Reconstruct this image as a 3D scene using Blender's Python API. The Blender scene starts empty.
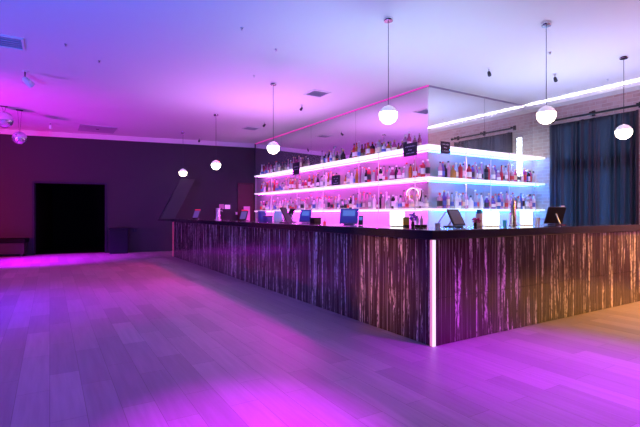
import bpy, bmesh, math, random
from mathutils import Vector, Matrix
random.seed(7)
PI = math.pi
sc = bpy.context.scene
C = sc.collection
R = math.radians

# ------------------------------------------------------------------ materials
def nodes(name):
    m = bpy.data.materials.new(name); m.use_nodes = True
    nt = m.node_tree
    return m, nt, nt.nodes['Principled BSDF']

def mat(name, col, rough=.5, metal=0., emit=None, es=0., trans=0., ior=1.45, coat=0., alpha=1., spec=.5, bump=0., bscale=40.):
    m, nt, p = nodes(name)
    p.inputs['Base Color'].default_value = (*col, 1)
    p.inputs['Roughness'].default_value = rough
    p.inputs['Metallic'].default_value = metal
    p.inputs['IOR'].default_value = ior
    p.inputs['Transmission Weight'].default_value = trans
    p.inputs['Coat Weight'].default_value = coat
    p.inputs['Specular IOR Level'].default_value = spec
    p.inputs['Alpha'].default_value = alpha
    if emit:
        p.inputs['Emission Color'].default_value = (*emit, 1)
        p.inputs['Emission Strength'].default_value = es
    # a light procedural variation so that no surface is a dead flat value
    tc = nt.nodes.new('ShaderNodeTexCoord'); nz = nt.nodes.new('ShaderNodeTexNoise')
    nz.inputs['Scale'].default_value = bscale
    nt.links.new(tc.outputs['Object'], nz.inputs['Vector'])
    mr = nt.nodes.new('ShaderNodeMapRange')
    mr.inputs['To Min'].default_value = max(0, rough-.05); mr.inputs['To Max'].default_value = min(1, rough+.05)
    nt.links.new(nz.outputs['Fac'], mr.inputs['Value'])
    nt.links.new(mr.outputs['Result'], p.inputs['Roughness'])
    if bump:
        b = nt.nodes.new('ShaderNodeBump'); b.inputs['Strength'].default_value = bump
        b.inputs['Distance'].default_value = .01
        nt.links.new(nz.outputs['Fac'], b.inputs['Height']); nt.links.new(b.outputs['Normal'], p.inputs['Normal'])
    return m

def ramp(nt, stops):
    r = nt.nodes.new('ShaderNodeValToRGB')
    e = r.color_ramp.elements
    while len(e) > 1: e.remove(e[-1])
    e[0].position, e[0].color = stops[0][0], (*stops[0][1], 1)
    for pos, c in stops[1:]:
        k = e.new(pos); k.color = (*c, 1)
    return r

def mix(nt, a, b, fac, blend='MIX'):
    n = nt.nodes.new('ShaderNodeMix'); n.data_type = 'RGBA'; n.blend_type = blend
    for s, v in ((6, a), (7, b)):
        if isinstance(v, tuple): n.inputs[s].default_value = (*v, 1)
        else: nt.links.new(v, n.inputs[s])
    if isinstance(fac, (int, float)): n.inputs[0].default_value = fac
    else: nt.links.new(fac, n.inputs[0])
    return n.outputs[2]

def floor_material():
    m, nt, p = nodes('plank_floor')
    tc = nt.nodes.new('ShaderNodeTexCoord'); mp = nt.nodes.new('ShaderNodeMapping')
    mp.inputs['Rotation'].default_value = (0, 0, R(90))
    nt.links.new(tc.outputs['Object'], mp.inputs['Vector'])
    br = nt.nodes.new('ShaderNodeTexBrick')
    br.offset = .37; br.offset_frequency = 2
    br.inputs['Color1'].default_value = (.34, .25, .29, 1); br.inputs['Color2'].default_value = (.48, .35, .41, 1)
    br.inputs['Mortar'].default_value = (.13, .11, .11, 1)
    br.inputs['Scale'].default_value = 1
    br.inputs['Mortar Size'].default_value = .0016; br.inputs['Mortar Smooth'].default_value = .6
    br.inputs['Bias'].default_value = -.1
    br.inputs['Brick Width'].default_value = .92; br.inputs['Row Height'].default_value = .2
    nt.links.new(mp.outputs['Vector'], br.inputs['Vector'])
    m2 = nt.nodes.new('ShaderNodeMapping'); m2.inputs['Scale'].default_value = (26, 1.6, 1)
    nt.links.new(tc.outputs['Object'], m2.inputs['Vector'])
    nz = nt.nodes.new('ShaderNodeTexNoise'); nz.inputs['Scale'].default_value = 1; nz.inputs['Detail'].default_value = 6
    nt.links.new(m2.outputs['Vector'], nz.inputs['Vector'])
    gr = ramp(nt, [(.3, (.84, .83, .83)), (.7, (1.06, 1.06, 1.06))])
    nt.links.new(nz.outputs['Fac'], gr.inputs['Fac'])
    nt.links.new(mix(nt, br.outputs['Color'], gr.outputs['Color'], 1, 'MULTIPLY'), p.inputs['Base Color'])
    mr = nt.nodes.new('ShaderNodeMapRange'); mr.inputs['To Min'].default_value = .34; mr.inputs['To Max'].default_value = .55
    nt.links.new(nz.outputs['Fac'], mr.inputs['Value']); nt.links.new(mr.outputs['Result'], p.inputs['Roughness'])
    b = nt.nodes.new('ShaderNodeBump'); b.inputs['Strength'].default_value = .25; b.inputs['Distance'].default_value = .004
    nt.links.new(br.outputs['Fac'], b.inputs['Height']); b.invert = True
    nt.links.new(b.outputs['Normal'], p.inputs['Normal'])
    return m

def brick_material():
    m, nt, p = nodes('red_brick')
    tc = nt.nodes.new('ShaderNodeTexCoord'); mp = nt.nodes.new('ShaderNodeMapping')
    sx = nt.nodes.new('ShaderNodeSeparateXYZ'); cx = nt.nodes.new('ShaderNodeCombineXYZ')
    nt.links.new(tc.outputs['Object'], sx.inputs['Vector'])
    nt.links.new(sx.outputs['Y'], cx.inputs['X']); nt.links.new(sx.outputs['Z'], cx.inputs['Y'])
    br = nt.nodes.new('ShaderNodeTexBrick')
    br.inputs['Color1'].default_value = (.46, .25, .21, 1); br.inputs['Color2'].default_value = (.62, .42, .38, 1)
    br.inputs['Mortar'].default_value = (.68, .62, .6, 1); br.inputs['Scale'].default_value = 1
    br.inputs['Mortar Size'].default_value = .006; br.inputs['Brick Width'].default_value = .23; br.inputs['Row Height'].default_value = .078
    nt.links.new(cx.outputs['Vector'], br.inputs['Vector'])
    nz = nt.nodes.new('ShaderNodeTexNoise'); nz.inputs['Scale'].default_value = 9
    nt.links.new(tc.outputs['Object'], nz.inputs['Vector'])
    nt.links.new(mix(nt, br.outputs['Color'], (.62, .55, .54), nz.outputs['Fac']), p.inputs['Base Color'])
    p.inputs['Roughness'].default_value = .85
    b = nt.nodes.new('ShaderNodeBump'); b.inputs['Strength'].default_value = .6; b.inputs['Distance'].default_value = .01; b.invert = True
    nt.links.new(br.outputs['Fac'], b.inputs['Height']); nt.links.new(b.outputs['Normal'], p.inputs['Normal'])
    return m

def streak_material():
    m, nt, p = nodes('streaked_panel')
    tc = nt.nodes.new('ShaderNodeTexCoord')
    def streaks(sc_, zs, lo, hi, dist, seed):
        mp = nt.nodes.new('ShaderNodeMapping'); mp.inputs['Scale'].default_value = (sc_, sc_, zs); mp.inputs['Location'].default_value = (seed, seed*1.7, seed*.3)
        nt.links.new(tc.outputs['Object'], mp.inputs['Vector'])
        nz = nt.nodes.new('ShaderNodeTexNoise'); nz.inputs['Scale'].default_value = 1; nz.inputs['Detail'].default_value = 4
        nz.inputs['Roughness'].default_value = .62; nz.inputs['Distortion'].default_value = dist
        nt.links.new(mp.outputs['Vector'], nz.inputs['Vector'])
        r = ramp(nt, [(lo, (0, 0, 0)), (hi, (1, 1, 1))]); nt.links.new(nz.outputs['Fac'], r.inputs['Fac'])
        return r.outputs['Color']
    a = streaks(21, .9, .56, .605, .6, 3.1)
    b_ = streaks(80, .6, .55, .64, .2, 9.4)
    c = streaks(75, 22, .38, .58, .6, 5.7)          # breaks the streaks into flecks
    s = mix(nt, mix(nt, (0, 0, 0), a, c), b_, .35, 'ADD')
    nt.links.new(mix(nt, (.055, .028, .022), (.92, .80, .76), s), p.inputs['Base Color'])
    p.inputs['Roughness'].default_value = .22
    p.inputs['Specular IOR Level'].default_value = .5
    p.inputs['Coat Weight'].default_value = .5; p.inputs['Coat Roughness'].default_value = .12
    return m

def curtain_material():
    m = bpy.data.materials.new('navy_curtain'); m.use_nodes = True; nt = m.node_tree
    p = nt.nodes['Principled BSDF']; out = nt.nodes['Material Output']
    p.inputs['Base Color'].default_value = (.022, .028, .05, 1); p.inputs['Roughness'].default_value = .55
    p.inputs['Sheen Weight'].default_value = .25
    t = nt.nodes.new('ShaderNodeBsdfTranslucent'); t.inputs['Color'].default_value = (.16, .20, .28, 1)
    mx = nt.nodes.new('ShaderNodeMixShader'); mx.inputs[0].default_value = .45
    nt.links.new(p.outputs[0], mx.inputs[1]); nt.links.new(t.outputs[0], mx.inputs[2]); nt.links.new(mx.outputs[0], out.inputs['Surface'])
    return m

def mirror_material(name='mirror_glass', lo=.05, hi=.09, rough=.015, dull=.8):
    m, nt, p = nodes(name)
    p.inputs['Base Color'].default_value = (.93, .92, .94, 1); p.inputs['Metallic'].default_value = 1
    p.inputs['Roughness'].default_value = rough
    d = nt.nodes.new('ShaderNodeBsdfDiffuse'); d.inputs['Color'].default_value = (dull, dull, dull, 1)
    nz = nt.nodes.new('ShaderNodeTexNoise'); nz.inputs['Scale'].default_value = 3
    mr = nt.nodes.new('ShaderNodeMapRange'); mr.inputs['To Min'].default_value = lo; mr.inputs['To Max'].default_value = hi
    nt.links.new(nz.outputs['Fac'], mr.inputs['Value'])
    mx = nt.nodes.new('ShaderNodeMixShader'); nt.links.new(mr.outputs['Result'], mx.inputs[0])
    nt.links.new(p.outputs[0], mx.inputs[1]); nt.links.new(d.outputs[0], mx.inputs[2])
    nt.links.new(mx.outputs[0], nt.nodes['Material Output'].inputs['Surface'])
    return m

M = dict(
    floor=floor_material(), brick=brick_material(), streak=streak_material(), curtain=curtain_material(), mirror=mirror_material(), glow_catch=mirror_material('glow_catch_mirror', .34, .44, .06, .6),
    ceiling=mat('white_ceiling', (.80, .79, .80), .9, bump=.02, bscale=6),
    plum=mat('dark_wall_paint', (.032, .026, .036), .65, bump=.03),
    moulding=mat('pale_moulding', (.72, .70, .72), .7),
    white=mat('white_paint', (.8, .8, .8), .5),
    black=mat('black_plastic', (.012, .012, .014), .35),
    unlit=mat('unlit_black', (.004, .004, .004), .95, spec=.1),
    top=mat('polished_black_top', (.03, .026, .032), .16, coat=.6, bscale=90),
    carcass=mat('dark_carcass', (.02, .018, .02), .6),
    worktop=mat('pale_worktop', (.75, .73, .76), .4),
    chrome=mat('chrome', (.82, .82, .85), .12, 1),
    steel=mat('brushed_steel', (.62, .6, .64), .28, 1),
    darkmetal=mat('dark_metal', (.05, .05, .06), .4, .6),
    rod=mat('clear_rod', (.85, .8, .9), .2, .3),
    splash=mat('white_backsplash', (.55, .54, .56), .35),
    maroon=mat('maroon_door', (.07, .004, .022), .5),
    frame=mat('blue_black_frame', (.028, .032, .055), .7, spec=.2),
    bin=mat('bin_slate', (.016, .022, .034), .8, spec=.15),
    bluebox=mat('blue_plastic', (.12, .11, .42), .45),
    screen=mat('pale_screen', (.12, .2, .5), .2, emit=(.3, .55, 1), es=.22),
    grayscreen=mat('grey_screen', (.25, .27, .32), .12),
    red=mat('red_plastic_glow', (.7, .03, .06), .4, emit=(1, .03, .10), es=.5),  # plastic with a red glow put into it
    redled=mat('red_status_light', (.9, .05, .1), .4, emit=(1, .05, .12), es=4),
    cream=mat('cream_plastic', (.88, .78, .66), .45),
    teal=mat('teal_plastic', (.03, .38, .55), .4),
    yellow=mat('yellow_card', (.85, .65, .05), .5),
    purple=mat('purple_petal', (.30, .03, .60), .6),
    pinkpetal=mat('red_violet_petal', (.65, .02, .18), .6),
    leaf=mat('green_leaf', (.05, .15, .04), .6),
    paper=mat('white_paper', (.85, .84, .86), .7),
    chalk=mat('chalk_marks', (.62, .58, .75), .8),
    slate=mat('sign_board', (.02, .015, .035), .6),
    lampglow=mat('lamp_shade_glow', (.9, .88, .8), .5, emit=(1, .93, .78), es=2.6),
    bulb=mat('pendant_glow', (1, .95, .9), .4, emit=(1, .84, .64), es=14),
    pearl=mat('pearl_shade', (.86, .85, .9), .3, emit=(1, .88, .92), es=.35),
    facet=mat('mirror_ball_tiles', (.8, .8, .9), .12, .75),
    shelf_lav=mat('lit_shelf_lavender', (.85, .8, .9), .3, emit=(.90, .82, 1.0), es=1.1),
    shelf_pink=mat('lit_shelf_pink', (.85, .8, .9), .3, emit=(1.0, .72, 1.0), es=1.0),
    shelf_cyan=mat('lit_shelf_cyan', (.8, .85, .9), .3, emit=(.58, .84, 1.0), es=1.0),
    led_mag=mat('magenta_strip', (.9, .2, .8), .4, emit=(.92, .02, .88), es=75),
    led_blue=mat('blue_strip', (.2, .4, .9), .4, emit=(.01, .22, 1), es=95),
    led_trim=mat('magenta_edge', (.8, .1, .5), .4, emit=(1, .03, .42), es=.5),
    trim_grey=mat('grey_edge', (.35, .33, .45), .4, .5),
    led_white=mat('white_corner_strip', (.9, .9, .95), .4, emit=(.90, .88, 1), es=.95),
    led_pink=mat('pink_corner_strip', (.9, .4, .6), .4, emit=(1, .30, .52), es=.6),
    led_red=mat('red_end_strip', (.9, .2, .4), .4, emit=(1, .08, .25), es=.7),
    cove=mat('cove_strip', (.95, .95, 1), .4, emit=(.86, .84, 1), es=40),
    tube=mat('light_tube', (.9, .95, 1), .4, emit=(.72, .9, 1), es=22),
    reflection=mat('reflection_pink', (1, .6, .8), .4, emit=(1, .35, .62), es=3.5),
    pane=mat('window_night', (.05, .06, .08), .2, emit=(.42, .60, .8), es=6),
    signglow=mat('lit_notice', (.8, .5, .85), .5, emit=(.75, .3, .9), es=.6),
    pinkglow=mat('pink_glow', (.55, .2, .42), .6, emit=(.6, .12, .4), es=.1),
    switch=mat('switch_white', (.8, .78, .9), .4),
    grille=mat('grey_grille', (.5, .49, .55), .5),
    flap=mat('flap_laminate', (.04, .03, .034), .5),
    bench=mat('bench_vinyl', (.006, .005, .008), .8, spec=.12),
)

# ------------------------------------------------------------------ mesh builder
class MB:
    def __init__(s): s.bm = bmesh.new()
    def box(s, x0, x1, y0, y1, z0, z1):
        return s.hexa([(x0,y0,z0),(x1,y0,z0),(x1,y1,z0),(x0,y1,z0),(x0,y0,z1),(x1,y0,z1),(x1,y1,z1),(x0,y1,z1)])
    def hexa(s, p):
        v = [s.bm.verts.new(q) for q in p]
        for f in ((0,3,2,1),(4,5,6,7),(0,1,5,4),(1,2,6,5),(2,3,7,6),(3,0,4,7)): s.bm.faces.new([v[i] for i in f])
        return s
    def obox(s, c, ax, half):
        """box about c with three axis vectors and half sizes"""
        c = Vector(c); a = [Vector(q).normalized()*h for q, h in zip(ax, half)]
        P = [c+a[0]*i+a[1]*j+a[2]*k for k in (-1, 1) for i, j in ((-1,-1),(1,-1),(1,1),(-1,1))]
        return s.hexa(P)
    def prism(s, poly, z0, z1):
        b = [s.bm.verts.new((x, y, z0)) for x, y in poly]; t = [s.bm.verts.new((x, y, z1)) for x, y in poly]
        n = len(poly)
        s.bm.faces.new(b[::-1]); s.bm.faces.new(t)
        for i in range(n): s.bm.faces.new([b[i], b[(i+1)%n], t[(i+1)%n], t[i]])
        return s
    def lathe(s, prof, loc=(0,0,0), seg=16, mtx=None, square=0.):
        """profile [(r, z)]; square > 0 pushes the section towards a rounded square"""
        rings = []
        mtx = mtx or Matrix.Identity(4)
        for r, z in prof:
            ring = []
            for k in range(seg):
                a = 2*PI*(k+.5)/seg
                cx, cy = math.cos(a), math.sin(a)
                f = 1/(max(abs(cx), abs(cy)))
                f = 1+(min(f, 1.3)-1)*square
                ring.append(s.bm.verts.new(Vector(loc)+(mtx @ Vector((r*f*cx, r*f*cy, z)))))
            rings.append(ring)
        for a, b in zip(rings, rings[1:]):
            for k in range(seg): s.bm.faces.new([a[k], a[(k+1)%seg], b[(k+1)%seg], b[k]])
        s.bm.faces.new(rings[0][::-1]); s.bm.faces.new(rings[-1])
        return s
    def tube(s, pts, r, seg=8):
        pts = [Vector(p) for p in pts]; rings = []
        for i, p in enumerate(pts):
            d = (pts[min(i+1, len(pts)-1)]-pts[max(i-1, 0)]).normalized()
            u = d.orthogonal().normalized(); 
            if i and rings:
                u = (pu - d*pu.dot(d)).normalized()
            pu = u; w = d.cross(u)
            rr = r[i] if isinstance(r, (list, tuple)) else r
            rings.append([s.bm.verts.new(p+u*rr*math.cos(2*PI*k/seg)+w*rr*math.sin(2*PI*k/seg)) for k in range(seg)])
        for a, b in zip(rings, rings[1:]):
            for k in range(seg): s.bm.faces.new([a[k], a[(k+1)%seg], b[(k+1)%seg], b[k]])
        s.bm.faces.new(rings[0][::-1]); s.bm.faces.new(rings[-1])
        return s
    def ball(s, c, r, seg=10, ring=7, zs=1.):
        pr = [(max(r*math.sin(PI*i/ring), r*.02), -r*zs*math.cos(PI*i/ring)) for i in range(ring+1)]
        return s.lathe(pr, c, seg)
    def build(s, name, m, parent=None, origin=None, smooth=False, bevel=0.):
        o_ = Vector(origin) if origin is not None else (parent_loc(parent) if parent else Vector((0,0,0)))
        if o_.length: bmesh.ops.translate(s.bm, verts=s.bm.verts, vec=-o_)
        bmesh.ops.recalc_face_normals(s.bm, faces=s.bm.faces)
        me = bpy.data.meshes.new(name); s.bm.to_mesh(me); s.bm.free()
        if smooth:
            for p in me.polygons: p.use_smooth = True
        o = bpy.data.objects.new(name, me); C.objects.link(o)
        me.materials.append(m)
        if parent: o.parent = parent
        elif origin is not None: o.location = o_
        if smooth:
            me.set_sharp_from_angle(angle=R(40))
        if bevel:
            b = o.modifiers.new('bevel', 'BEVEL'); b.width = bevel; b.segments = 2; b.limit_method = 'ANGLE'
        return o

def parent_loc(p):
    v = Vector((0,0,0))
    while p: v = v+Vector(p.location); p = p.parent
    return v

def tag(o, label, cat, group=None):
    o['label'] = label; o['category'] = cat
    if group: o['group'] = group
    return o
def thing(name, label, cat, loc, group=None):
    o = bpy.data.objects.new(name, None); C.objects.link(o); o.location = loc
    o.empty_display_size = .1
    return tag(o, label, cat, group)
def struct(o):
    o['kind'] = 'structure'; return o

# ------------------------------------------------------------------ the room
CZ = 3.757            # ceiling
XW = 9.68             # brick wall
MX, MY = 6.275, 6.217 # faces of the mirrored block
WB = lambda x: 15.84-.181*x      # the back wall runs a little askew
u = Vector((1, -.181, 0)).normalized(); nrm = Vector((-.181, -1, 0)).normalized()
def wp(x, off=0., z=0.):         # a point in front of the back wall
    return Vector((x, WB(x), z))+nrm*off

struct(MB().box(-6.2, XW, -4.2, 17.2, -.1, 0).build('floor', M['floor']))
struct(MB().box(-6.2, XW, -4.2, 17.2, CZ, CZ+.1).build('ceiling', M['ceiling']))

DX0, DX1, DZ = -.456, 1.559, 2.235
def wallseg(mb, x0, x1, z0, z1, off0=-.2, off1=0.):
    a, b = wp(x0, off1), wp(x1, off1); c, d = wp(x1, off0), wp(x0, off0)
    return mb.hexa([(*p.xy, z0) for p in (a, b, c, d)]+[(*p.xy, z1) for p in (a, b, c, d)])
w = MB(); wallseg(w, -6.2, DX0, 0, CZ); wallseg(w, DX1, MX, 0, CZ); wallseg(w, DX0, DX1, DZ, CZ)
struct(w.build('wall_back', M['plum']))
t = MB(); wallseg(t, -6.2, MX-.02, CZ-.15, CZ, 0, .05)
struct(t.build('trim_1', M['moulding'], bevel=.012))
# passage behind the doorway, its darkness put into black walls
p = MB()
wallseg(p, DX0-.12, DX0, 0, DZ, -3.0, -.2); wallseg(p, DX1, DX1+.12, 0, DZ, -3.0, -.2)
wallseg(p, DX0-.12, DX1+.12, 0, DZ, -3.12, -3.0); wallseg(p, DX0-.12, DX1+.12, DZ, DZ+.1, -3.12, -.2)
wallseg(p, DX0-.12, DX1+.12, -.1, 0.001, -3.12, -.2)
struct(p.build('wall_passage', M['unlit']))
d = bpy.data.objects.new('door_1', None); C.objects.link(d); d.location = wp((DX0+DX1)/2); struct(d)
f = MB(); wallseg(f, DX0, DX0+.06, 0, DZ, -.2, .03); wallseg(f, DX1-.06, DX1, 0, DZ, -.2, .03); wallseg(f, DX0+.06, DX1-.06, DZ-.05, DZ, -.2, .03)
f.build('door_frame', M['frame'], d, bevel=.006)
# narrow maroon door beside the mirrored block
d = bpy.data.objects.new('door_2', None); C.objects.link(d); d.location = wp(5.95); struct(d)
f = MB(); wallseg(f, 5.66, 5.71, 0, 2.34, 0, .05); wallseg(f, 6.18, 6.23, 0, 2.34, 0, .05); wallseg(f, 5.71, 6.18, 2.29, 2.34, 0, .05)
f.build('door_frame', M['maroon'], d)
f = MB(); wallseg(f, 5.712, 6.178, .01, 2.285, 0, .03); f.build('door_leaf', M['maroon'], d)

struct(MB().box(XW, XW+.25, -4.2, MY+.1, 0, CZ).build('wall_right', M['brick']))
struct(MB().box(-6.4, -6.2, -4.2, 17.2, 0, CZ).build('wall_left', M['plum']))
struct(MB().box(-6.2, XW, -4.4, -4.2, 0, CZ).build('wall_rear', M['plum']))
# the block that carries the mirrors
struct(MB().prism([(MX+.015, MY+.015), (XW, MY+.015), (XW, 15.9), (MX+.015, WB(MX)+.2)], 0, CZ).build('wall_mirror_block', M['carcass']))
# cornice with a light cove along the brick wall
struct(MB().box(XW-.34, XW-.001, -4.1, MY, CZ-.122, CZ-.075).box(XW-.34, XW-.325, -4.1, MY, CZ-.0749, CZ-.038).build('trim_2', M['white'], bevel=.01))
cv = thing('cove_light', 'long white strip light hidden on the ledge above the brick wall', 'strip light', (XW-.28, 1, CZ-.0745))
MB().box(XW-.315, XW-.275, -4.0, MY-.05, CZ-.0745, CZ-.05).build('light_strip', M['cove'], cv)

# window behind the curtains
wn = bpy.data.objects.new('window_1', None); C.objects.link(wn); wn.location = (XW, 4.9, .9); struct(wn)
MB().box(XW-.022, XW-.002, 4.12, 5.62, .95, 3.18).build('pane', M['pane'], wn)
f = MB()
for y in (4.05, 4.78, 5.60): f.box(XW-.06, XW-.023, y, y+.09, .88, 3.24)
for z0, z1 in ((.88, .96), (2.16, 2.44), (3.16, 3.24)): f.box(XW-.06, XW-.023, 4.14, 5.60, z0, z1)
f.build('window_frame', M['black'], wn)

# ------------------------------------------------------------------ curtains
def curtain(y0, y1, label, seed):
    rnd = random.Random(seed)
    bm = bmesh.new(); nx, nz = 300, 28
    ph = [rnd.uniform(0, 6.28) for _ in range(6)]
    grid = []
    for j in range(nz+1):
        row = []
        v = j/nz
        for i in range(nx+1):
            s_ = i/nx
            L = y1-y0
            k = (s_*L+.05*math.sin(s_*L*7.3+ph[5])+.03*math.sin(s_*L*17+ph[4]))/.15*2*PI
            amp = .030+.022*math.sin(2.1*s_*6+ph[0])
            x = amp*math.sin(k+ph[1]+.5*math.sin(5*s_*2+ph[2]+v*1.2))+.014*math.sin(k*2.3+ph[3]+v*2)
            x *= (.55+.45*min(1, (1-v)*4+.1))
            y = y0+s_*L+.012*math.cos(k+ph[4])*(1-v)
            droop = .03*abs(math.sin(s_*L/.34*PI)) if j == nz else 0
            z = .03+v*3.20-droop
            row.append(bm.verts.new((9.53+x, y, z)))
        grid.append(row)
    for j in range(nz):
        for i in range(nx): bm.faces.new([grid[j][i], grid[j][i+1], grid[j+1][i+1], grid[j+1][i]])
    me = bpy.data.meshes.new('curtain'); bm.to_mesh(me); bm.free()
    for q in me.polygons: q.use_smooth = True
    me.materials.append(M['curtain'])
    o = bpy.data.objects.new('curtain', me); C.objects.link(o)
    sd = o.modifiers.new('thick', 'SOLIDIFY'); sd.thickness = .003
    return tag(o, label, 'curtain')
curtain(3.98, 5.74, 'wide dark navy pleated curtain hanging in front of the brick wall', 2)
cr = thing('curtain_rod', 'black curtain rod with brackets fixed to the brick wall', 'curtain rod', (9.55, 4.86, 3.32))
MB().tube([(9.53, 3.92, 3.315), (9.53, 5.80, 3.315)], .022, 10).build('rod', M['black'], cr, smooth=True)
for y in (4.0, 4.86, 5.74):
    MB().box(9.52, XW, y-.015, y+.015, 3.335, 3.36).box(9.655, XW, y-.03, y+.03, 3.29, 3.40).build('bracket', M['black'], cr)
for y in (3.90, 5.82): MB().ball((9.53, y, 3.315), .036).build('finial', M['black'], cr, smooth=True)

# ------------------------------------------------------------------ mirrors
def mirror(x0, x1, y0, y1, label):
    o = MB().box(x0, x1, y0, y1, 2.50, CZ-.034).build('tall_mirror', M['mirror'])
    tag(o, label, 'mirror', 'wall mirrors above the shelves')
    o = MB().box(x0, x1, y0, y1, 1.34, 2.497).build('glow_catch_mirror', M['glow_catch'])  # diffuse share added here so the mirror picks up the strip glow
    tag(o, label.replace('tall mirror panel', 'glow-catching mirror behind the bottles'), 'mirror', 'glow-catching mirrors behind the bottles')
ys = [MY, 8.6, 10.72, 12.6, WB(MX)-.02]
for i, lab in enumerate(('tall mirror panel on the long shelf side, at the corner of the block', 'tall mirror panel on the long shelf side, second from the corner',
                         'tall mirror panel on the long shelf side, third from the corner', 'tall mirror panel on the long shelf side, meeting the dark back wall')):
    mirror(MX, MX+.012, ys[i]+(.003 if i else 0), ys[i+1]-.003, lab)
mirror(MX+.014, 7.94, MY, MY+.012, 'tall mirror panel on the short shelf side, at the corner of the block')
mirror(7.946, XW-.004, MY, MY+.012, 'tall mirror panel on the short shelf side, meeting the brick wall')
mt = thing('mirror_edging', 'thin edging strip along the ceiling above the mirrors, glowing magenta on the long side', 'edging', (MX, MY, CZ-.03))
MB().box(MX-.012, MX+.012, MY-.012, WB(MX)-.08, CZ-.026, CZ-.002).build('long_edging', M['led_trim'], mt)
MB().box(MX+.013, XW-.36, MY-.012, MY+.012, CZ-.032, CZ-.002).build('short_edging', M['trim_grey'], mt)
bs = tag(MB().box(MX, MX+.012, MY, WB(MX)-.03, .93, 1.335).build('backsplash', M['splash']), 'white backsplash under the lowest long shelf', 'backsplash')
bs2 = tag(MB().box(MX+.014, XW-.004, MY, MY+.012, .93, 1.335).build('backsplash', M['splash']), 'white backsplash under the lowest short shelf', 'backsplash')

# ------------------------------------------------------------------ lit shelves
SZ = (1.352, 1.945, 2.545)      # tops of the boards
SX, SY = MX-.30, MY-.30
lu = thing('lit_shelving', 'long run of three glowing shelves with thin rods, pink and lavender', 'shelves', (SX, SY, .93))
su = thing('lit_shelving', 'short run of three glowing shelves beside the brick wall, bluish white', 'shelves', (XW-.02, SY, .93))
YE = 14.05
for k, z in enumerate(SZ):
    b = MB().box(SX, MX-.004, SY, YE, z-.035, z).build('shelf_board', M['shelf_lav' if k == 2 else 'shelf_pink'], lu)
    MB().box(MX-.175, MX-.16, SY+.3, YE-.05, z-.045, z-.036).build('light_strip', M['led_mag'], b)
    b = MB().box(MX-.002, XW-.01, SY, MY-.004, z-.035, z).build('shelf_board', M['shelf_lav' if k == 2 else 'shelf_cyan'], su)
    MB().box(MX+.05, XW-.05, MY-.175, MY-.16, z-.045, z-.036).build('light_strip', M['led_blue'], b)
for y in (12.65, 10.98, 9.58, 8.05, 7.35, 6.25, 13.9):
    MB().tube([(SX-.009, y, .93), (SX-.009, y, SZ[2]-.001)], .008).build('support_rod', M['rod'], lu, smooth=True)
for x in (7.0, 7.75, 8.35, 9.3):
    MB().tube([(x, SY-.009, .93), (x, SY-.009, SZ[2]-.001)], .008).build('support_rod', M['rod'], su, smooth=True)
# ------------------------------------------------------------------ back counters
bc = thing('back_counter', 'long low counter below the pink lit shelves', 'counter', (5.7, 10, 0))
MB().box(5.74, MX-.02, MY-.4, 14.2, 0, .88).build('cabinet', M['carcass'], bc)
MB().box(5.68, MX-.006, 5.62, 14.2, .88, .925).build('worktop', M['worktop'], bc, bevel=.005)
MB().box(5.66, 5.88, 14.21, 14.25, 0, 1.5).build('end_panel', M['pinkglow'], bc)  # pink colour and faint glow stand in for magenta light on it
bc = thing('back_counter', 'short low counter below the bluish lit shelves', 'counter', (8, 5.7, 0))
MB().box(MX, 9.40, 5.70, MY-.02, 0, .88).build('cabinet', M['carcass'], bc)
MB().box(MX-.002, 9.40, 5.62, MY-.006, .88, .925).build('worktop', M['worktop'], bc, bevel=.005)

# ------------------------------------------------------------------ bottles
GL = {}
def glass(name, col, tr, es=None):
    GL[name] = mat('glass_'+name, col, .12, trans=tr*.75, ior=1.3)
glass('clear', (.92, .9, .95), .8); glass('amber', (.75, .30, .06), .6); glass('green', (.10, .42, .16), .6)
glass('blue', (.12, .22, .75), .6); glass('red', (.75, .05, .08), .5); glass('pink', (.90, .42, .62), .6)
glass('rose', (.70, .10, .36), .6); glass('violet', (.28, .12, .55), .6); glass('white', (.86, .84, .88), .1); glass('dark', (.03, .02, .03), .2)
CAPS = [mat('cap_black', (.02, .02, .02), .4), mat('cap_gold', (.7, .5, .2), .3, .8), mat('cap_red', (.6, .05, .06), .4), mat('cap_white', (.8, .8, .8), .4)]
LABS = [mat('label_pale', (.88, .86, .88), .6), mat('label_blush', (.85, .6, .68), .6), mat('label_white', (.85, .83, .82), .6), mat('label_cream', (.8, .7, .5), .6), mat('label_black', (.03, .03, .04), .5), mat('label_red', (.6, .06, .06), .6), mat('label_blue', (.1, .15, .5), .6)]
def prof_mesh(name, prof, sq=0., seg=14):
    mb = MB(); mb.lathe(prof, (0,0,0), seg, None, sq)
    bmesh.ops.recalc_face_normals(mb.bm, faces=mb.bm.faces)
    me = bpy.data.meshes.new(name); mb.bm.to_mesh(me); mb.bm.free()
    for p_ in me.polygons: p_.use_smooth = True
    me.set_sharp_from_angle(angle=R(50))
    return me
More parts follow.
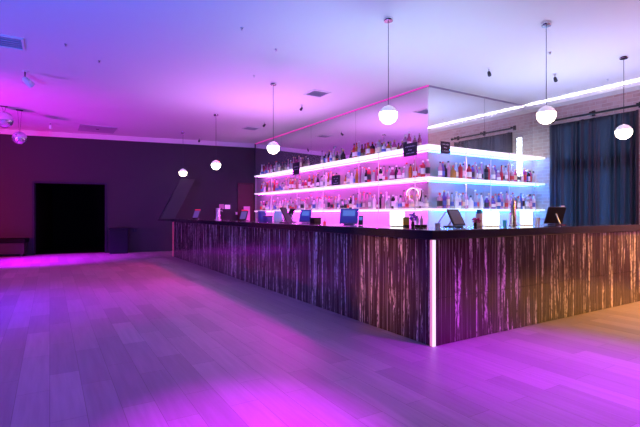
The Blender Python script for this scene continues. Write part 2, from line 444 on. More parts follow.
# kind: (description, body profile, cap z range + radius, label z range + radius, squareness)
KINDS = [
    ('tall round', [(.036,0),(.039,.004),(.039,.175),(.036,.20),(.022,.23),(.0145,.25),(.0145,.292)], (.285,.315,.0165), (.05,.135,.0396), 0),
    ('square shouldered', [(.034,0),(.036,.004),(.036,.165),(.032,.18),(.015,.20),(.0145,.235)], (.228,.262,.0185), (.04,.13,.0366), .75),
    ('slim long necked', [(.031,0),(.033,.004),(.033,.15),(.028,.18),(.017,.22),(.0135,.25),(.0135,.325)], (.318,.345,.015), (.045,.12,.0336), 0),
    ('squat wide', [(.042,0),(.046,.006),(.047,.09),(.042,.13),(.026,.155),(.0165,.17),(.016,.205)], (.198,.236,.02), (.035,.09,.0476), .3),
    ('straight shouldered', [(.035,0),(.0375,.004),(.0375,.205),(.033,.222),(.016,.235),(.015,.268)], (.262,.292,.017), (.06,.16,.0381), 0),
    ('tapered', [(.027,0),(.029,.004),(.038,.16),(.037,.18),(.022,.21),(.0145,.225),(.0145,.275)], (.268,.30,.0165), (.06,.13,.0392), 0),
]
KM = []
for nm, pr, cp, lb, sq in KINDS:
    KM.append((prof_mesh('bottle_body', pr, sq), prof_mesh('bottle_cap', [(cp[2]*.95,cp[0]),(cp[2],cp[0]+.003),(cp[2],cp[1]-.003),(cp[2]*.85,cp[1])]),
               prof_mesh('bottle_label', [(lb[2]*.995,lb[0]),(lb[2],lb[0]+.001),(lb[2],lb[1]-.001),(lb[2]*.995,lb[1])], sq)))
MESH = {}
def mesh_with(base, m):
    k = (base.name, m.name)
    if k not in MESH:
        c = base.copy(); c.materials.clear(); c.materials.append(m); MESH[k] = c
    return MESH[k]
ONES = 'first second third fourth fifth sixth seventh eighth ninth tenth eleventh twelfth thirteenth fourteenth fifteenth sixteenth seventeenth eighteenth nineteenth'.split()
TENS = {2:('twenty','twentieth'),3:('thirty','thirtieth'),4:('forty','fortieth'),5:('fifty','fiftieth'),6:('sixty','sixtieth'),7:('seventy','seventieth'),8:('eighty','eightieth'),9:('ninety','ninetieth')}
def ordinal(n):
    if n < 20: return ONES[n-1]
    a, b = divmod(n, 10)
    return TENS[a][1] if b == 0 else TENS[a][0]+'-'+ONES[b-1]
bottle_n = 0
def bottle(loc, colour, kind, label, group, scale=1.):
    global bottle_n
    bottle_n += 1
    root = bpy.data.objects.new('bottle', None); C.objects.link(root)
    root.location = loc; root.empty_display_size = .05; root.rotation_euler.z = random.uniform(-.3, .3)
    root.scale = (scale,)*3
    tag(root, label, 'bottle', group)
    body, cap, lab = KM[kind]
    for nme, me in (('bottle_body', mesh_with(body, GL[colour])), ('bottle_cap', mesh_with(cap, random.choice(CAPS))), ('paper_label', mesh_with(lab, random.choice(LABS)))):
        if nme == 'paper_label' and random.random() < .22: continue
        o = bpy.data.objects.new(nme, me); C.objects.link(o); o.parent = root
def shelf_row(axis, a0, a1, gap, z, palette, where, group, ref, gaps=()):
    """bottles in a row from the corner outwards; axis 'y' = long side"""
    a = a0; n = 0
    while True:
        k = random.choice((0,0,1,2,2,3,4,4,5)); c = random.choice(palette); q = random.uniform(1.0, 1.2)
        r_ = max(r for r, _ in KINDS[k][1])*q*(1.25 if KINDS[k][4] else 1)
        a += r_
        if a > a1: break
        if any(g0 < a < g1 for g0, g1 in gaps): a += .03-r_; continue
        n += 1
        off = MX-.125+random.uniform(-.035, .03) if axis == 'y' else MY-.125+random.uniform(-.035, .03)
        loc = (off, a, z) if axis == 'y' else (a, off, z)
        bottle(loc, c, k, f'{KINDS[k][0]} {c} bottle, {ordinal(n)} {ref} on the {where}', group, q)
        a += r_+gap*random.uniform(.7, 1.5)
PINK = ('clear','clear','clear','clear','pink','pink','pink','rose','rose','white','amber','red','dark')
CLR = ('clear','clear','clear','clear','clear','white','white','pink','pink','rose','dark')
WARM = ('red','red','amber','rose','clear','clear','pink','pink','rose','dark','violet')
COOL = ('clear','clear','clear','white','white','blue','clear','violet','clear','pink')
shelf_row('y', 6.06, 13.9, .004, SZ[0]+.0005, CLR, 'lowest pink lit shelf', 'bottles on the lowest long shelf', 'from the corner')
shelf_row('y', 6.06, 13.9, .004, SZ[1]+.0005, PINK, 'middle pink lit shelf', 'bottles on the middle long shelf', 'from the corner', [(8.85, 9.25)])
shelf_row('y', 6.55, 13.9, .022, SZ[2]+.0005, PINK, 'topmost lavender lit shelf', 'bottles on the top long shelf', 'from the corner', [(6.75, 7.05), (7.3, 7.35), (8.0, 8.25), (8.6, 8.9), (9.0, 9.35), (10.0, 11.1), (11.9, 12.5)])
shelf_row('x', 6.40, 9.58, .004, SZ[0]+.0005, COOL, 'lowest bluish lit shelf', 'bottles on the lowest short shelf', 'from the corner')
shelf_row('x', 6.40, 9.58, .004, SZ[1]+.0005, WARM, 'middle bluish lit shelf', 'bottles on the middle short shelf', 'from the corner')
print('bottles', bottle_n)

# signs on the shelves
def scribble(mb, c, ax, up, nn, width, rows, seed):
    """three chalked lines of short marks"""
    rnd = random.Random(seed)
    c = Vector(c)
    for r_, frac in rows:
        x = -width*frac/2
        while x < width*frac/2:
            wd = rnd.uniform(.008, .016); h = rnd.uniform(.012, .024)
            if rnd.random() > .15:
                mb.obox(c+ax*(x+wd/2)+up*(r_+rnd.uniform(-.003, .003))+nn*.004, (ax, up, nn), (wd*.36, h/2, .0012))
            x += wd+.004
def card(loc, ax, nn, w_, h_, label, rows, seed, name='shelf_sign'):
    ax, nn = Vector(ax), Vector(nn); up = Vector((0,0,1))
    t = thing(name, label, 'sign', loc, 'dark signs on the shelves')
    c = Vector(loc)+up*h_/2
    MB().obox(c, (ax, up, nn), (w_/2, h_/2, .004)).build('board', M['slate'], t)
    mb = MB(); scribble(mb, c, ax, up, nn, w_*.8, rows, seed); mb.build('chalk_lettering', M['chalk'], t)
card((6.40, SY-.025, 2.39), (1,0,0), (0,-1,0), .25, .23, 'square dark sign with three chalk lines hanging at the shelf corner, short side', [(.062,.95),(0,.45),(-.062,.8)], 3)
card((SX-.025, 6.37, 2.37), (0,-1,0), (-1,0,0), .38, .25, 'square dark sign hanging from the top shelf just before the corner, long side', [(.06,.9),(-.01,.35),(-.07,.75)], 4)
card((SX-.025, 11.0, 2.36), (0,-1,0), (-1,0,0), .40, .34, 'dark sign hanging from the top shelf far down the long side', [(.05,.8),(-.03,.7)], 6)
card((SX+.03, 9.05, SZ[1]+.001), (0,-1,0), (-1,0,0), .36, .25, 'dark sign standing among bottles on the middle long shelf', [(.05,.7),(-.01,.3),(-.07,.7)], 8)

# neon loop and the upright light tube
pts = []
for k in range(25):
    a = PI*k/24
    pts.append((MX-.03, 6.62+.17*math.cos(a), 1.66+.11*math.sin(a)))
pts = [(MX-.03, 6.71, 1.42)]+pts+[(MX-.03, 6.53, 1.42)]
ne = thing('reflection_loop', 'added glowing loop for a pink neon tube on the mirror behind the bottles near the corner', 'neon light', (MX-.03, 6.62, 1.42))
MB().tube(pts, .008).build('loop_glow', M['reflection'], ne, smooth=True)  # added glowing loop in place of an arch reflected in the mirror
MB().box(MX-.022, MX-.002, 6.60, 6.64, 1.74, 1.77).build('clip', M['black'], ne)
lt = thing('light_tube', 'upright glaring white light tubes on the short mirror near the brick wall', 'lamp', (9.14, MY-.03, SZ[1]))
for z0, z1 in ((2.03, 2.45), (2.60, 2.98)):
    tb_ = MB().tube([(9.16, MY-.032, z0), (9.16, MY-.032, z1)], .02, 12).build('tube', M['tube'], lt, smooth=True)
    for z in (z0-.018, z1): MB().box(9.135, 9.185, MY-.06, MY-.003, z, z+.018).build('socket', M['white'], tb_)

# ------------------------------------------------------------------ the bar
BX, BY, BE = 3.074, 2.986, 13.25
bar = thing('bar_counter', 'long dark L-shaped bar with pale vertical streaks and black polished top', 'bar', (BX, BY, 0))
MB().prism([(BX-.04, BE+.02), (BX-.04, BY-.04), (XW-.01, BY-.04), (XW-.01, BY+.68), (BX+.68, BY+.68), (BX+.68, BE+.02)][::-1], 1.01, 1.10).build('countertop', M['top'], bar, bevel=.006)
MB().prism([(BX+.02, BE-.02), (BX+.02, BY+.02), (XW-.02, BY+.02), (XW-.02, BY+.60), (BX+.60, BY+.60), (BX+.60, BE-.02)][::-1], 0, 1.008).build('carcass', M['carcass'], bar)
n = 8; L = (BE-BY-.06)/n
for k in range(n):
    y0 = BY+.035+k*L
    MB().box(BX, BX+.019, y0+.002, y0+L-.002, .004, 1.005).build('front_panel', M['streak'], bar)
n = 5; L = (XW-BX-.06)/n
for k in range(n):
    x0 = BX+.035+k*L
    for z0, z1 in ((.004, .448), (.452, 1.005)):
        MB().box(x0+.002, x0+L-.002, BY, BY+.019, z0, z1).build('front_panel', M['streak'], bar)
MB().box(BX-.004, BX+.018, BY+.002, BY+.032, .003, 1.006).build('corner_light', M['led_pink'], bar)
MB().box(BX-.002, BX+.033, BY-.006, BY+.001, .003, 1.006).build('corner_light', M['led_white'], bar)
MB().box(BX-.004, BX+.018, BE-.024, BE-.004, .003, 1.006).build('end_light', M['led_red'], bar)
# raised flap across the gap at the far end
MB().box(2.78, BX+.03, BE+.05, BE+.62, 1.04, 1.09).build('flap_ledge', M['top'], bar)
c0 = Vector((2.80, 13.75, 1.09))
e = Vector((.62, -.02, 1.22)); wv = Vector((.42, -.06, 0)); th = Vector((0, .035, 0))
MB().hexa([c0, c0+wv, c0+wv+th, c0+th, c0+e, c0+e+wv, c0+e+wv+th, c0+e+th]).build('counter_flap', M['flap'], bar, bevel=.005)
MB().tube([c0+Vector((-.02,-.02,0)), c0+e*.62+Vector((-.02,-.02,0))], .022).build('flap_rail', M['black'], bar)

# ------------------------------------------------------------------ things on the bar
TZ = 1.1006
def tablet(loc, face, w_, h_, tilt, label, screen='grayscreen', case='black', stripe=None, name='tablet_till'):
    """touch screen on a tilted stand; face = horizontal direction the screen looks"""
    f_ = Vector((*face, 0)).normalized(); ax = Vector((-f_.y, f_.x, 0))
    t = thing(name, label, 'till', loc, 'tills on the bar')
    b = Vector(loc); up = Vector((0,0,1))*math.cos(tilt)-f_*math.sin(tilt); nn = f_*math.cos(tilt)+Vector((0,0,1))*math.sin(tilt)
    c = b+up*(h_/2+.02)+nn*0+f_*.05
    MB().obox(c, (ax, up, nn), (w_/2, h_/2, .009)).build('tablet_body', M[case], t, bevel=.004)
    fr = .45 if screen == 'screen' else 1     # the blue tills light only the upper part of their face
    MB().obox(c+nn*.0095+up*(h_/2-.018)*(1-fr)*.8, (ax, up, nn), ((w_/2-.018)*(.8 if fr < 1 else 1), (h_/2-.018)*fr, .0012)).build('tablet_screen', M[screen], t)
    MB().obox(b-f_*.05+Vector((0,0,.006)), (ax, f_, (0,0,1)), (w_*.3, .09, .006)).build('stand_base', M[case], t)
    top = c+up*h_*.1-nn*.012
    MB().tube([b-f_*.12+Vector((0,0,.014)), top], .011).build('stand_leg', M['steel'], t)
    if stripe:
        MB().obox(c+up*(h_/2+.012), (ax, up, nn), (w_*.42, .014, .012)).build('card_reader', M[stripe], t)
    return t
# far end
tablet((3.55, 12.55, TZ), (-.75, -.65), .20, .26, .5, 'small red topped till nearest the far end of the bar', case='black', stripe='red')
tablet((3.55, 8.95, TZ), (-.75, -.65), .17, .22, .5, 'small red topped till between the steel tap and the pink shelves', case='black', stripe='red')
def tap(loc, r_, h_, label):
    t = thing('beer_tap', label, 'beer tap', loc)
    MB().lathe([(r_*1.5,0),(r_*1.5,.012),(r_,.02),(r_,h_-.012),(r_*.9,h_)], loc, 20).build('column', M['steel'], t, smooth=True)
    l = Vector(loc)
    MB().tube([l+Vector((r_*.7,.0,h_*.8)), l+Vector((r_+.06,.02,h_*.78)), l+Vector((r_+.065,.02,h_*.66))], .009).build('spout', M['chrome'], t, smooth=True)
    MB().tube([l+Vector((r_+.045,.016,h_*.8)), l+Vector((r_+.05,.016,h_*1.02))], [.006,.012]).build('tap_handle', M['black'], t, smooth=True)
tap((3.58, 10.72, TZ), .055, .29, 'plain steel beer tap column far down the long bar')
tap((5.10, 3.55, TZ), .038, .325, 'steel beer tap column on the short bar between the two white lamps')

def crate(loc, sx, sy, sz, m, label, name='plastic_crate', lid=None):
    t = thing(name, label, 'box', loc)
    x, y, z = loc
    MB().box(x-sx/2, x+sx/2, y-sy/2, y+sy/2, z, z+sz).build('box_body', M[m], t, bevel=.008)
    MB().box(x-sx/2-.006, x+sx/2+.006, y-sy/2-.006, y+sy/2+.006, z+sz, z+sz+.018).build('box_lid', M[lid or m], t, bevel=.004)
crate((3.60, 8.08, TZ), .12, .12, .19, 'bluebox', 'tall blue box at the shelf end of the long bar')
crate((3.60, 7.80, TZ), .12, .16, .09, 'bluebox', 'low blue box with a dark lid on the long bar', lid='black')
t = thing('menu_stand', 'white paper menu stand beside the dark crossed tills', 'menu', (3.63, 7.42, TZ))
MB().box(3.56, 3.70, 7.36, 7.48, TZ, TZ+.011).build('stand_base', M['white'], t)
MB().obox((3.63, 7.42, TZ+.105), ((.853,-.522,0),(0,0,1),(.522,.853,0)), (.075, .094, .006)).build('menu_card', M['paper'], t)
tablet((3.40, 6.58, TZ), (.45, -.89), .17, .28, .55, 'dark till of the crossed pair, in front, leaning toward the white menu card', 'black')
tablet((3.66, 7.06, TZ), (-.5, .87), .17, .27, .55, 'dark till of the crossed pair, seen from behind, leaning toward the blue till', case='darkmetal')
tablet((3.55, 6.24, TZ), (-.85, -.5), .20, .21, .35, 'blue till with pale screen beside the dark crossed tills', 'screen', 'bluebox')
crate((3.58, 5.98, TZ), .13, .13, .075, 'black', 'small black box beside the far blue till', name='card_box')
t = thing('pen_holder', 'tiny red pen pot on the long bar beside the black box', 'pot', (3.6, 5.74, TZ))
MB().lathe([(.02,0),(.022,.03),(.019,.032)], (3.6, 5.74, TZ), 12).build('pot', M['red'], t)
MB().tube([(3.6, 5.74, TZ+.03), (3.605, 5.73, TZ+.08)], .004).build('pen', M['black'], t)
tablet((3.52, 4.98, TZ), (-.72, -.69), .25, .22, .4, 'large blue till with pale screen, nearest the bar corner on the long side', 'screen', 'bluebox')
t = thing('card_terminal', 'small dark card terminal leaning beside the large blue till', 'card terminal', (3.53, 4.72, TZ))
MB().obox((3.53, 4.72, TZ+.065), ((.7,-.7,0),(.25,.25,.94),(.65,.65,-.35)), (.03, .062, .012)).build('terminal_body', M['black'], t, bevel=.004)
MB().obox((3.518, 4.708, TZ+.09), ((.7,-.7,0),(.25,.25,.94),(.65,.65,-.35)), (.022, .02, .0125)).build('terminal_screen', M['screen'], t)

def lamp(loc, sx, h_, label, rot=.55):
    t = thing('table_lamp', label, 'lamp', loc, 'glowing white lamps on the bar')
    ax = Vector((math.cos(rot), -math.sin(rot), 0)); ay = Vector((math.sin(rot), math.cos(rot), 0)); l = Vector(loc)
    MB().obox(l+Vector((0,0,.006)), (ax, ay, (0,0,1)), (sx*.52, sx*.32, .006)).build('lamp_base', M['white'], t)
    MB().obox(l+Vector((0,0,.013+h_/2)), (ax, ay, (0,0,1)), (sx/2, sx*.3, h_/2)).build('lamp_shade', M['lampglow'], t, bevel=.006)
lamp((3.62, 4.10, TZ), .165, .165, 'glowing white lamp box on the long bar beside the yellow card')
lamp((4.66, 3.55, TZ), .165, .165, 'glowing cream lamp box on the short bar beside the blue lidded tub')
lamp((5.41, 3.57, TZ), .135, .18, 'glowing white lamp box on the short bar beyond the steel tap')
t = thing('card_holder', 'yellow card in a black holder beside the glowing lamp', 'card', (3.61, 3.935, TZ))
MB().box(3.595, 3.635, 3.90, 3.97, TZ, TZ+.02).build('holder', M['black'], t)
MB().obox((3.61, 3.935, TZ+.065), ((.8,-.6,0),(0,0,1),(.6,.8,0)), (.036, .047, .002)).build('card', M['yellow'], t)
def flowers(loc, h_, m, label, seed, spread):
    rnd = random.Random(seed); l = Vector(loc)
    t = thing('flower_vase', label, 'flowers', loc)
    MB().lathe([(.018,0),(.022,.02),(.016,.05),(.02,.06)], loc, 12).build('vase', M['black'], t, smooth=True)
    st, fl = MB(), MB()
    for k in range(11):
        e_ = l+Vector((rnd.gauss(0, spread), rnd.gauss(0, spread), rnd.uniform(.55, 1)*h_))
        st.tube([l+Vector((0,0,.05)), (l+e_)/2+Vector((0,0,.03)), e_], .0018, 5)
        for q in range(4):
            fl.ball(e_+Vector((rnd.gauss(0,.009), rnd.gauss(0,.009), rnd.gauss(0,.006))), rnd.uniform(.008, .013), 7, 5, .7)
    st.build('stems', M['leaf'], t); fl.build('blossoms', m, t, smooth=True)
flowers((3.61, 3.82, TZ), .15, M['purple'], 'tall purple flowers in a dark vase on the long bar near the corner', 3, .02)
flowers((4.38, 3.56, TZ), .09, M['pinkpetal'], 'low red violet flowers on the short bar beside the blue lidded tub', 5, .02)
t = thing('bar_caddy', 'black caddy holding pourers on the bar just before the corner', 'caddy', (3.62, 3.70, TZ))
MB().box(3.565, 3.675, 3.655, 3.745, TZ, TZ+.028).build('tray', M['black'], t, bevel=.004)
for dx, dy, h_ in ((-.03, .02, .135), (0, -.01, .12), (.03, .02, .14)):
    MB().lathe([(.015,0),(.016,.004),(.016,.06),(.006,.085),(.005,h_-.03)], (3.62+dx, 3.70+dy, TZ+.028), 10).build('pourer', GL['clear'], t, smooth=True)
t = thing('straw_stand', 'slanted pink stick in a clear cup at the bar corner', 'stick', (3.66, 3.48, TZ))
MB().lathe([(.028,0),(.032,.05),(.030,.05),(.026,.006)], (3.66, 3.48, TZ), 14).build('cup', GL['clear'], t, smooth=True)
MB().tube([(3.635, 3.485, TZ+.012), (3.755, 3.42, TZ+.205)], .006).build('stick', mat('pink_stick', (.85, .3, .55), .4), t, smooth=True)
tablet((4.02, 3.53, TZ), (.06, -1), .21, .21, .5, 'black till with a grey screen on the short bar near the corner')
t = thing('storage_tub', 'cream tub with a blue lid between flowers and lamp', 'tub', (4.50, 3.60, TZ))
MB().lathe([(.036,0),(.04,.004),(.04,.15),(.038,.155)], (4.50, 3.60, TZ), 18).build('tub_body', M['cream'], t, smooth=True)
MB().lathe([(.03,.155),(.034,.157),(.034,.20),(.028,.205)], (4.50, 3.60, TZ), 18).build('tub_lid', M['teal'], t, smooth=True)
t = thing('tumbler', 'small teal tumbler on the short bar beside the steel tap', 'tumbler', (4.97, 3.58, TZ))
MB().lathe([(.022,0),(.026,.07),(.024,.07),(.02,.006)], (4.97, 3.58, TZ), 14).build('tumbler_body', M['teal'], t, smooth=True)
t = thing('drinking_glass', 'clear drinking glass on the short bar beside the dark till', 'glass', (5.64, 3.56, TZ))
MB().lathe([(.026,0),(.032,.10),(.030,.10),(.024,.008)], (5.64, 3.56, TZ), 14).build('glass_body', GL['clear'], t, smooth=True)
tb = tablet((5.98, 3.52, TZ), (.45, .9), .26, .25, .42, 'dark till seen from behind on the short bar in front of the curtain', case='darkmetal')
MB().lathe([(.028,0),(.028,.006),(.02,.008)], (5.98, 3.40, TZ), 12).build('status_light', M['redled'], tb)
MB().obox((6.10, 3.475, TZ+.235), ((.9,-.45,0),(0,0,1),(.45,.9,0)), (.026, .03, .003)).build('white_sticker', M['paper'], tb)

# ------------------------------------------------------------------ pendants
def pendant(x, y, zc, label, r_=.118):
    t = thing('pendant_lamp', label, 'pendant lamp', (x, y, zc), 'globe pendant lamps')
    MB().lathe([(.055,CZ-.045),(.062,CZ-.035),(.062,CZ-.004),(.05,CZ-.001)], (x, y, 0), 20).build('ceiling_canopy', M['chrome'], t, smooth=True)
    MB().tube([(x, y, zc+r_), (x, y, CZ-.04)], .0045, 6).build('cord', M['darkmetal'], t)
    up = [(r_*math.cos(a), r_*math.sin(a)) for a in [R(q) for q in (16, 27, 39, 51, 63, 75, 84)]]
    MB().lathe([(r_*.99, r_*.23)]+up+[(.012, r_*1.06)], (x, y, zc), 24).build('shade', M['pearl'], t, smooth=True)
    dn = [(max(.004, r_*.985*math.cos(a)), -r_*.985*math.sin(a)) for a in [R(q) for q in (-13, 0, 14, 28, 42, 56, 70, 80, 88)]][::-1]
    MB().lathe(dn, (x, y, zc), 24).build('glass_globe', M['bulb'], t, smooth=True)
for x, y, z, lab in ((3.69, 4.35, 2.517, 'globe pendant lamp over the long bar, nearest the corner'), (3.65, 7.67, 2.515, 'globe pendant lamp over the long bar, second from the corner'),
                     (3.56, 10.81, 2.475, 'globe pendant lamp over the long bar, third from the corner'), (3.485, 13.73, 2.51, 'globe pendant lamp beside the raised flap, farthest from the corner'),
                     (5.55, 3.38, 2.547, 'globe pendant lamp over the short bar, nearest the corner'), (7.77, 3.45, 2.551, 'globe pendant lamp in front of the dark curtain')):
    pendant(x, y, z, lab)
def mirror_ball(x, y, z, r_, label):
    t = thing('mirror_ball', label, 'mirror ball', (x, y, z), 'mirror balls')
    mb = MB(); mb.ball((x, y, z), r_, 26, 15); mb.build('tiled_ball', M['facet'], t)
    for dx in (-.04, .04): MB().tube([(x+dx*.2, y, z+r_*.98), (x+dx, y, CZ-.012)], .003, 5).build('wire', M['darkmetal'], t)
    MB().box(x-.07, x+.07, y-.03, y+.03, CZ-.015, CZ-.001).build('ceiling_bracket', M['darkmetal'], t)
mirror_ball(-.91, 12.6, 3.44, .19, 'larger mirror ball close under the ceiling by the dark wall')
mirror_ball(-.62, 12.87, 3.08, .155, 'smaller mirror ball hanging lower by the dark wall')

# ------------------------------------------------------------------ ceiling fittings
def vent(x, y, sx, sy, label, rot=0., slats=5):
    t = thing('ceiling_vent', label, 'vent', (x, y, CZ), 'ceiling vents')
    z0 = CZ-.022; f_ = MB(); b = .03
    f_.box(x-sx/2, x+sx/2, y-sy/2, y-sy/2+b, z0, CZ-.001).box(x-sx/2, x+sx/2, y+sy/2-b, y+sy/2, z0, CZ-.001)
    f_.box(x-sx/2, x-sx/2+b, y-sy/2+b, y+sy/2-b, z0, CZ-.001).box(x+sx/2-b, x+sx/2, y-sy/2+b, y+sy/2-b, z0, CZ-.001)
    f_.build('vent_frame', M['white'], t)
    g = MB(); g.box(x-sx/2+b, x+sx/2-b, y-sy/2+b, y+sy/2-b, CZ-.006, CZ-.001)
    for k in range(slats):
        yy = y-sy/2+b+(k+.5)*(sy-2*b)/slats
        g.obox((x, yy, CZ-.013), ((1,0,0),(0,.8,.6),(0,-.6,.8)), (sx/2-b, .018, .002))
    g.build('grille', M['grille'], t)
vent(4.73, 7.83, .42, .42, 'square ceiling vent in front of the mirror top')
vent(-.58, 7.83, .52, .52, 'large square ceiling vent with a pale frame nearest the camera')
vent(5.02, 12.05, .42, .42, 'square ceiling vent near the far end of the mirrors')
t = thing('access_panel', 'flat grey panel in the ceiling close to the dark wall', 'panel', (1.2, 14.55, CZ))
MB().box(.72, 1.68, 14.0, 15.05, CZ-.018, CZ-.001).build('panel_board', M['grille'], t)
MB().box(1.16, 1.24, 14.47, 14.53, CZ-.026, CZ-.018).build('catch', M['darkmetal'], t)
def spot(x, y, label, d=(-.3, -.5, -1), m='darkmetal', s=.75):
    t = thing('ceiling_spotlight', label, 'spotlight', (x, y, CZ), 'small ceiling spotlights')
    MB().lathe([(.03*s, CZ-.016), (.034*s, CZ-.012), (.034*s, CZ-.001)], (x, y, 0), 12).build('mount', M['white'], t)
    MB().tube([(x, y, CZ-.014), (x, y, CZ-.1*s)], .007*s, 6).build('stem', M['darkmetal'], t)
    dd = Vector(d).normalized(); p0 = Vector((x, y, CZ-.1*s))
    MB().tube([p0-dd*.03*s, p0-dd*.01*s, p0+dd*.09*s, p0+dd*.10*s], [.018*s, .034*s, .042*s, .036*s], 12).build('lamp_head', M[m], t, smooth=True)
spot(6.44, 4.95, 'small ceiling spotlight in front of the short mirrors')
spot(4.95, 8.88, 'small ceiling spotlight beyond the square vent by the mirror top', (-3.5, -2.2, -3.6))
spot(5.01, 11.06, 'small ceiling spotlight near the far mirrors and vent', (-3.4, -1.0, -3.6))
spot(7.72, 4.54, 'small ceiling spotlight near the brick wall cornice')
spot(4.21, 14.5, 'small ceiling spotlight beside the dark wall above the far bar end')
spot(-.37, 9.3, 'pale cone shaped ceiling spotlight near the mirror balls', (.75, .5, -.6), 'white', 1.5)
spot(.01, 14.2, 'pale ceiling spotlight close to the dark wall by the doorway', (.1, .2, -1), 'white', .9)
def sprinkler(x, y, label):
    t = thing('sprinkler_head', label, 'sprinkler', (x, y, CZ), 'ceiling sprinkler heads')
    MB().lathe([(.010, CZ-.02), (.020, CZ-.005), (.022, CZ-.001)], (x, y, 0), 12).build('rose', M['steel'], t)
    MB().lathe([(.005, CZ-.04), (.015, CZ-.038), (.015, CZ-.036), (.005, CZ-.02)], (x, y, 0), 10).build('deflector', M['steel'], t)
sprinkler(2.93, 6.06, 'dark sprinkler head on the ceiling before the first vent')
sprinkler(2.2, 5.6, 'sprinkler head on the open ceiling nearest the camera')
sprinkler(3.15, 7.42, 'sprinkler head on the ceiling beside a pendant canopy over the long bar')
sprinkler(.20, 7.50, 'sprinkler head beside the large pale framed vent')
sprinkler(.69, 8.03, 'sprinkler head on the plain ceiling beyond the large vent')
sprinkler(6.60, 3.96, 'sprinkler head on the ceiling between the two short bar pendants')
sprinkler(8.85, 4.2, 'sprinkler head on the ceiling by the cornice above the curtain')

# ------------------------------------------------------------------ along the back wall
def seg_box(mb, x0, x1, o0, o1, z0, z1): return wallseg(mb, x0, x1, z0, z1, o0, o1)
t = thing('wall_bench', 'low black bench against the dark wall beside the doorway', 'bench', wp(-1.5, .25))
mb = MB(); seg_box(mb, -2.9, -.52, .02, .50, .40, .53); mb.build('bench_seat', M['bench'], t, bevel=.02)
mb = MB(); seg_box(mb, -2.86, -.56, .04, .44, .08, .399); mb.build('bench_base', M['carcass'], t)
for x in (-2.8, -1.7, -.66):
    mb = MB(); seg_box(mb, x, x+.06, .06, .42, 0, .08); mb.build('foot', M['black'], t)
t = thing('waste_bin', 'dark slate waste bin with a lid beside the black doorway', 'bin', wp(1.93, .25))
mb = MB(); seg_box(mb, 1.66, 2.18, .06, .44, .0, .74); mb.build('bin_body', M['bin'], t, bevel=.012)
mb = MB(); seg_box(mb, 1.64, 2.20, .045, .455, .741, .80); mb.build('bin_lid', M['bin'], t, bevel=.012)
t = thing('wall_hook', 'small dark hook bracket on the wall beside the waste bin', 'hook', wp(2.36, .01, .6))
mb = MB(); seg_box(mb, 2.30, 2.42, .002, .03, .66, .76); mb.build('plate', M['frame'], t)
a = wp(2.36, .03, .70); MB().tube([a, a+nrm*.06, a+nrm*.07+Vector((0,0,.04))], .01).build('hook_arm', M['darkmetal'], t)
t = thing('notice_board', 'small lit purple notice with a pink square on the dark wall', 'notice', wp(5.25, .01, 1.41))
mb = MB(); seg_box(mb, 5.03, 5.19, .002, .02, 1.41, 1.58); mb.build('pink_square', M['pinkglow'], t)
mb = MB(); seg_box(mb, 5.20, 5.46, .002, .016, 1.39, 1.60); mb.build('notice_frame', M['darkmetal'], t)
mb = MB(); seg_box(mb, 5.22, 5.40, .017, .022, 1.42, 1.56); mb.build('lit_sheet', M['signglow'], t)
t = thing('light_switch', 'white light switch on the dark wall beside the lit notice', 'switch', wp(5.62, .01, 1.22))
mb = MB(); seg_box(mb, 5.59, 5.66, .002, .012, 1.22, 1.31); mb.build('plate', M['switch'], t)
mb = MB(); seg_box(mb, 5.61, 5.64, .0125, .018, 1.24, 1.29); mb.build('rocker', M['switch'], t)

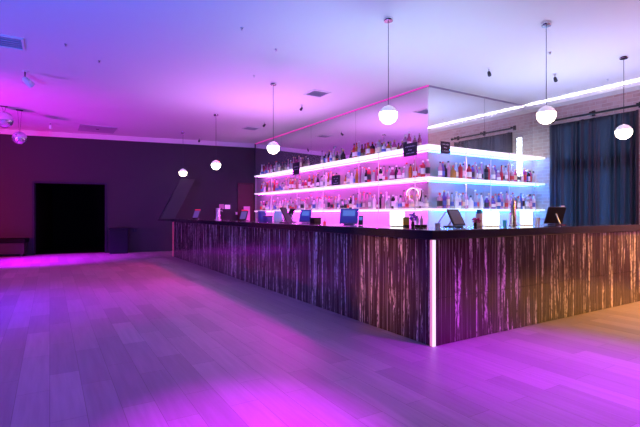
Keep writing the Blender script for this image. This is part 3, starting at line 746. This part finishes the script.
# ------------------------------------------------------------------ light
def lamp_spot(loc, aim, col, power, size, blend=1., rad=.08):
    l = bpy.data.lights.new('wash_spot', 'SPOT'); l.color = col; l.energy = power; l.spot_size = R(size); l.spot_blend = blend; l.shadow_soft_size = rad
    o = bpy.data.objects.new('wash_spot', l); C.objects.link(o); o.location = loc
    o.rotation_euler = (Vector(aim)-Vector(loc)).to_track_quat('-Z', 'Y').to_euler()
    return o
LAMPS = [  # light washes added where no fitting stands, with real aisle ceiling spots among them
    ((.3, -.8, .5), (2.0, 4.0, CZ), 130, .1),       # wash on the ceiling ahead
    ((-5.6, 8.5, 1.0), (-.3, 11.5, CZ), 110, .1),   # far left ceiling
    ((-4.8, 3.5, 1.0), (.3, 8.0, CZ), 120, .1),     # mid left ceiling
    ((4.2, 4.7, 1.15), (4.0, 4.9, CZ), 124, .45),    # added uplights behind the bar, for shelf glow on the ceiling
    ((4.25, 9.2, 1.15), (3.9, 8.8, CZ), 124, .45),
    ((7.6, 4.15, 1.15), (7.3, 3.9, CZ), 124, .45),
    ((-1.6, .6, 3.6), (.6, 3.9, 0), 62, .08),    # floor washes
    ((-2.5, 13.0, 3.6), (-.2, 13.9, 0), 50, .08),
    ((1.0, .6, 3.6), (.95, 2.2, 0), 29, .05),
    ((4.2, .2, 3.6), (3.5, 1.9, 0), 46, .05),
    ((-3.5, 7.0, 3.6), (-1.7, 7.2, 0), 62, .08),
    ((8.6, 1.0, 3.6), (7.0, 2.3, 0), 64, .08),
    ((4.80, 8.79, 3.50), (1.4, 6.6, 0), 66, .22),   # ceiling spots over the aisle
    ((4.84, 11.0, 3.50), (1.5, 10.0, 0), 70, .2),
    ((-4.8, 13.5, 1.2), (-2.0, 16.2, 1.3), 90, .1), # dark wall
    ((.6, 8.6, 3.3), (4.0, 15.0, 1.5), 46, .25),
    ((3.4, -2.5, 3.2), (5.5, 3.0, .5), 60, .1),     # bar fronts
    ((-1.5, 4.0, 3.2), (3.1, 6.5, .5), 80, .1),
    ((7.5, -2.0, 2.6), (8.5, 5.0, 2.2), 90, .1),    # curtain and brick
    ((-3.6, 10.8, .5), (-1.2, 12.4, CZ), 90, .1),   # ceiling by the mirror balls
    ((-2.5, 1.5, .5), (-.3, 5.5, CZ), 110, .1),     # ceiling at near left
    ((2.6, -2.0, 3.4), (3.0, 1.8, 0), 70, .08),     # floor before the corner
    ((-1.6, 3.4, 2.6), (3.07, 3.72, .62), 17, .05), # added red spot for a reddish patch reflected in the bar front
]
COLS = [(0, 0, 0), (404, 75, 846), (27, 14, 0), (105, 146, 187), (250, 94, 319), (178, 213, 361), (0, 0, 146), (2067, 0, 4191), (1250, 0, 2100), (901, 0, 1762), (0, 0, 2032), (1438, 719, 0), (853, 0, 754), (531, 0, 0), (874, 0, 0), (0, 0, 175), (187, 94, 0), (16, 8, 0), (758, 187, 365), (697, 0, 791), (0, 286, 1925), (0, 0, 0), (851, 274, 0)]
for (loc, aim, size, rad), col in zip(LAMPS, COLS):
    p_ = max(col)
    if p_ > 0: lamp_spot(loc, aim, tuple(c/p_ for c in col), p_, size, 1., rad)

wd = bpy.data.worlds.new('dim'); sc.world = wd; wd.use_nodes = True
wd.node_tree.nodes['Background'].inputs[0].default_value = (.05, .03, .09, 1); wd.node_tree.nodes['Background'].inputs[1].default_value = .3

# ------------------------------------------------------------------ camera
cd = bpy.data.cameras.new('camera'); co = bpy.data.objects.new('camera', cd); C.objects.link(co)
cd.sensor_width = 36; cd.lens = 36*441/640; cd.clip_end = 100
co.location = (0, 0, 1.257); co.rotation_euler = (R(90), 0, R(-31.5))
sc.camera = co
sc.view_settings.view_transform = 'Standard'; sc.view_settings.look = 'None'
sc.view_settings.exposure = .1; sc.view_settings.gamma = 1; sc.view_settings.use_curve_mapping = False
sc.cycles.use_denoising = True
sc.cycles.sample_clamp_indirect = 10
sc.cycles.caustics_reflective = False; sc.cycles.caustics_refractive = False; sc.cycles.blur_glossy = 1.0
sc.cycles.max_bounces = 10
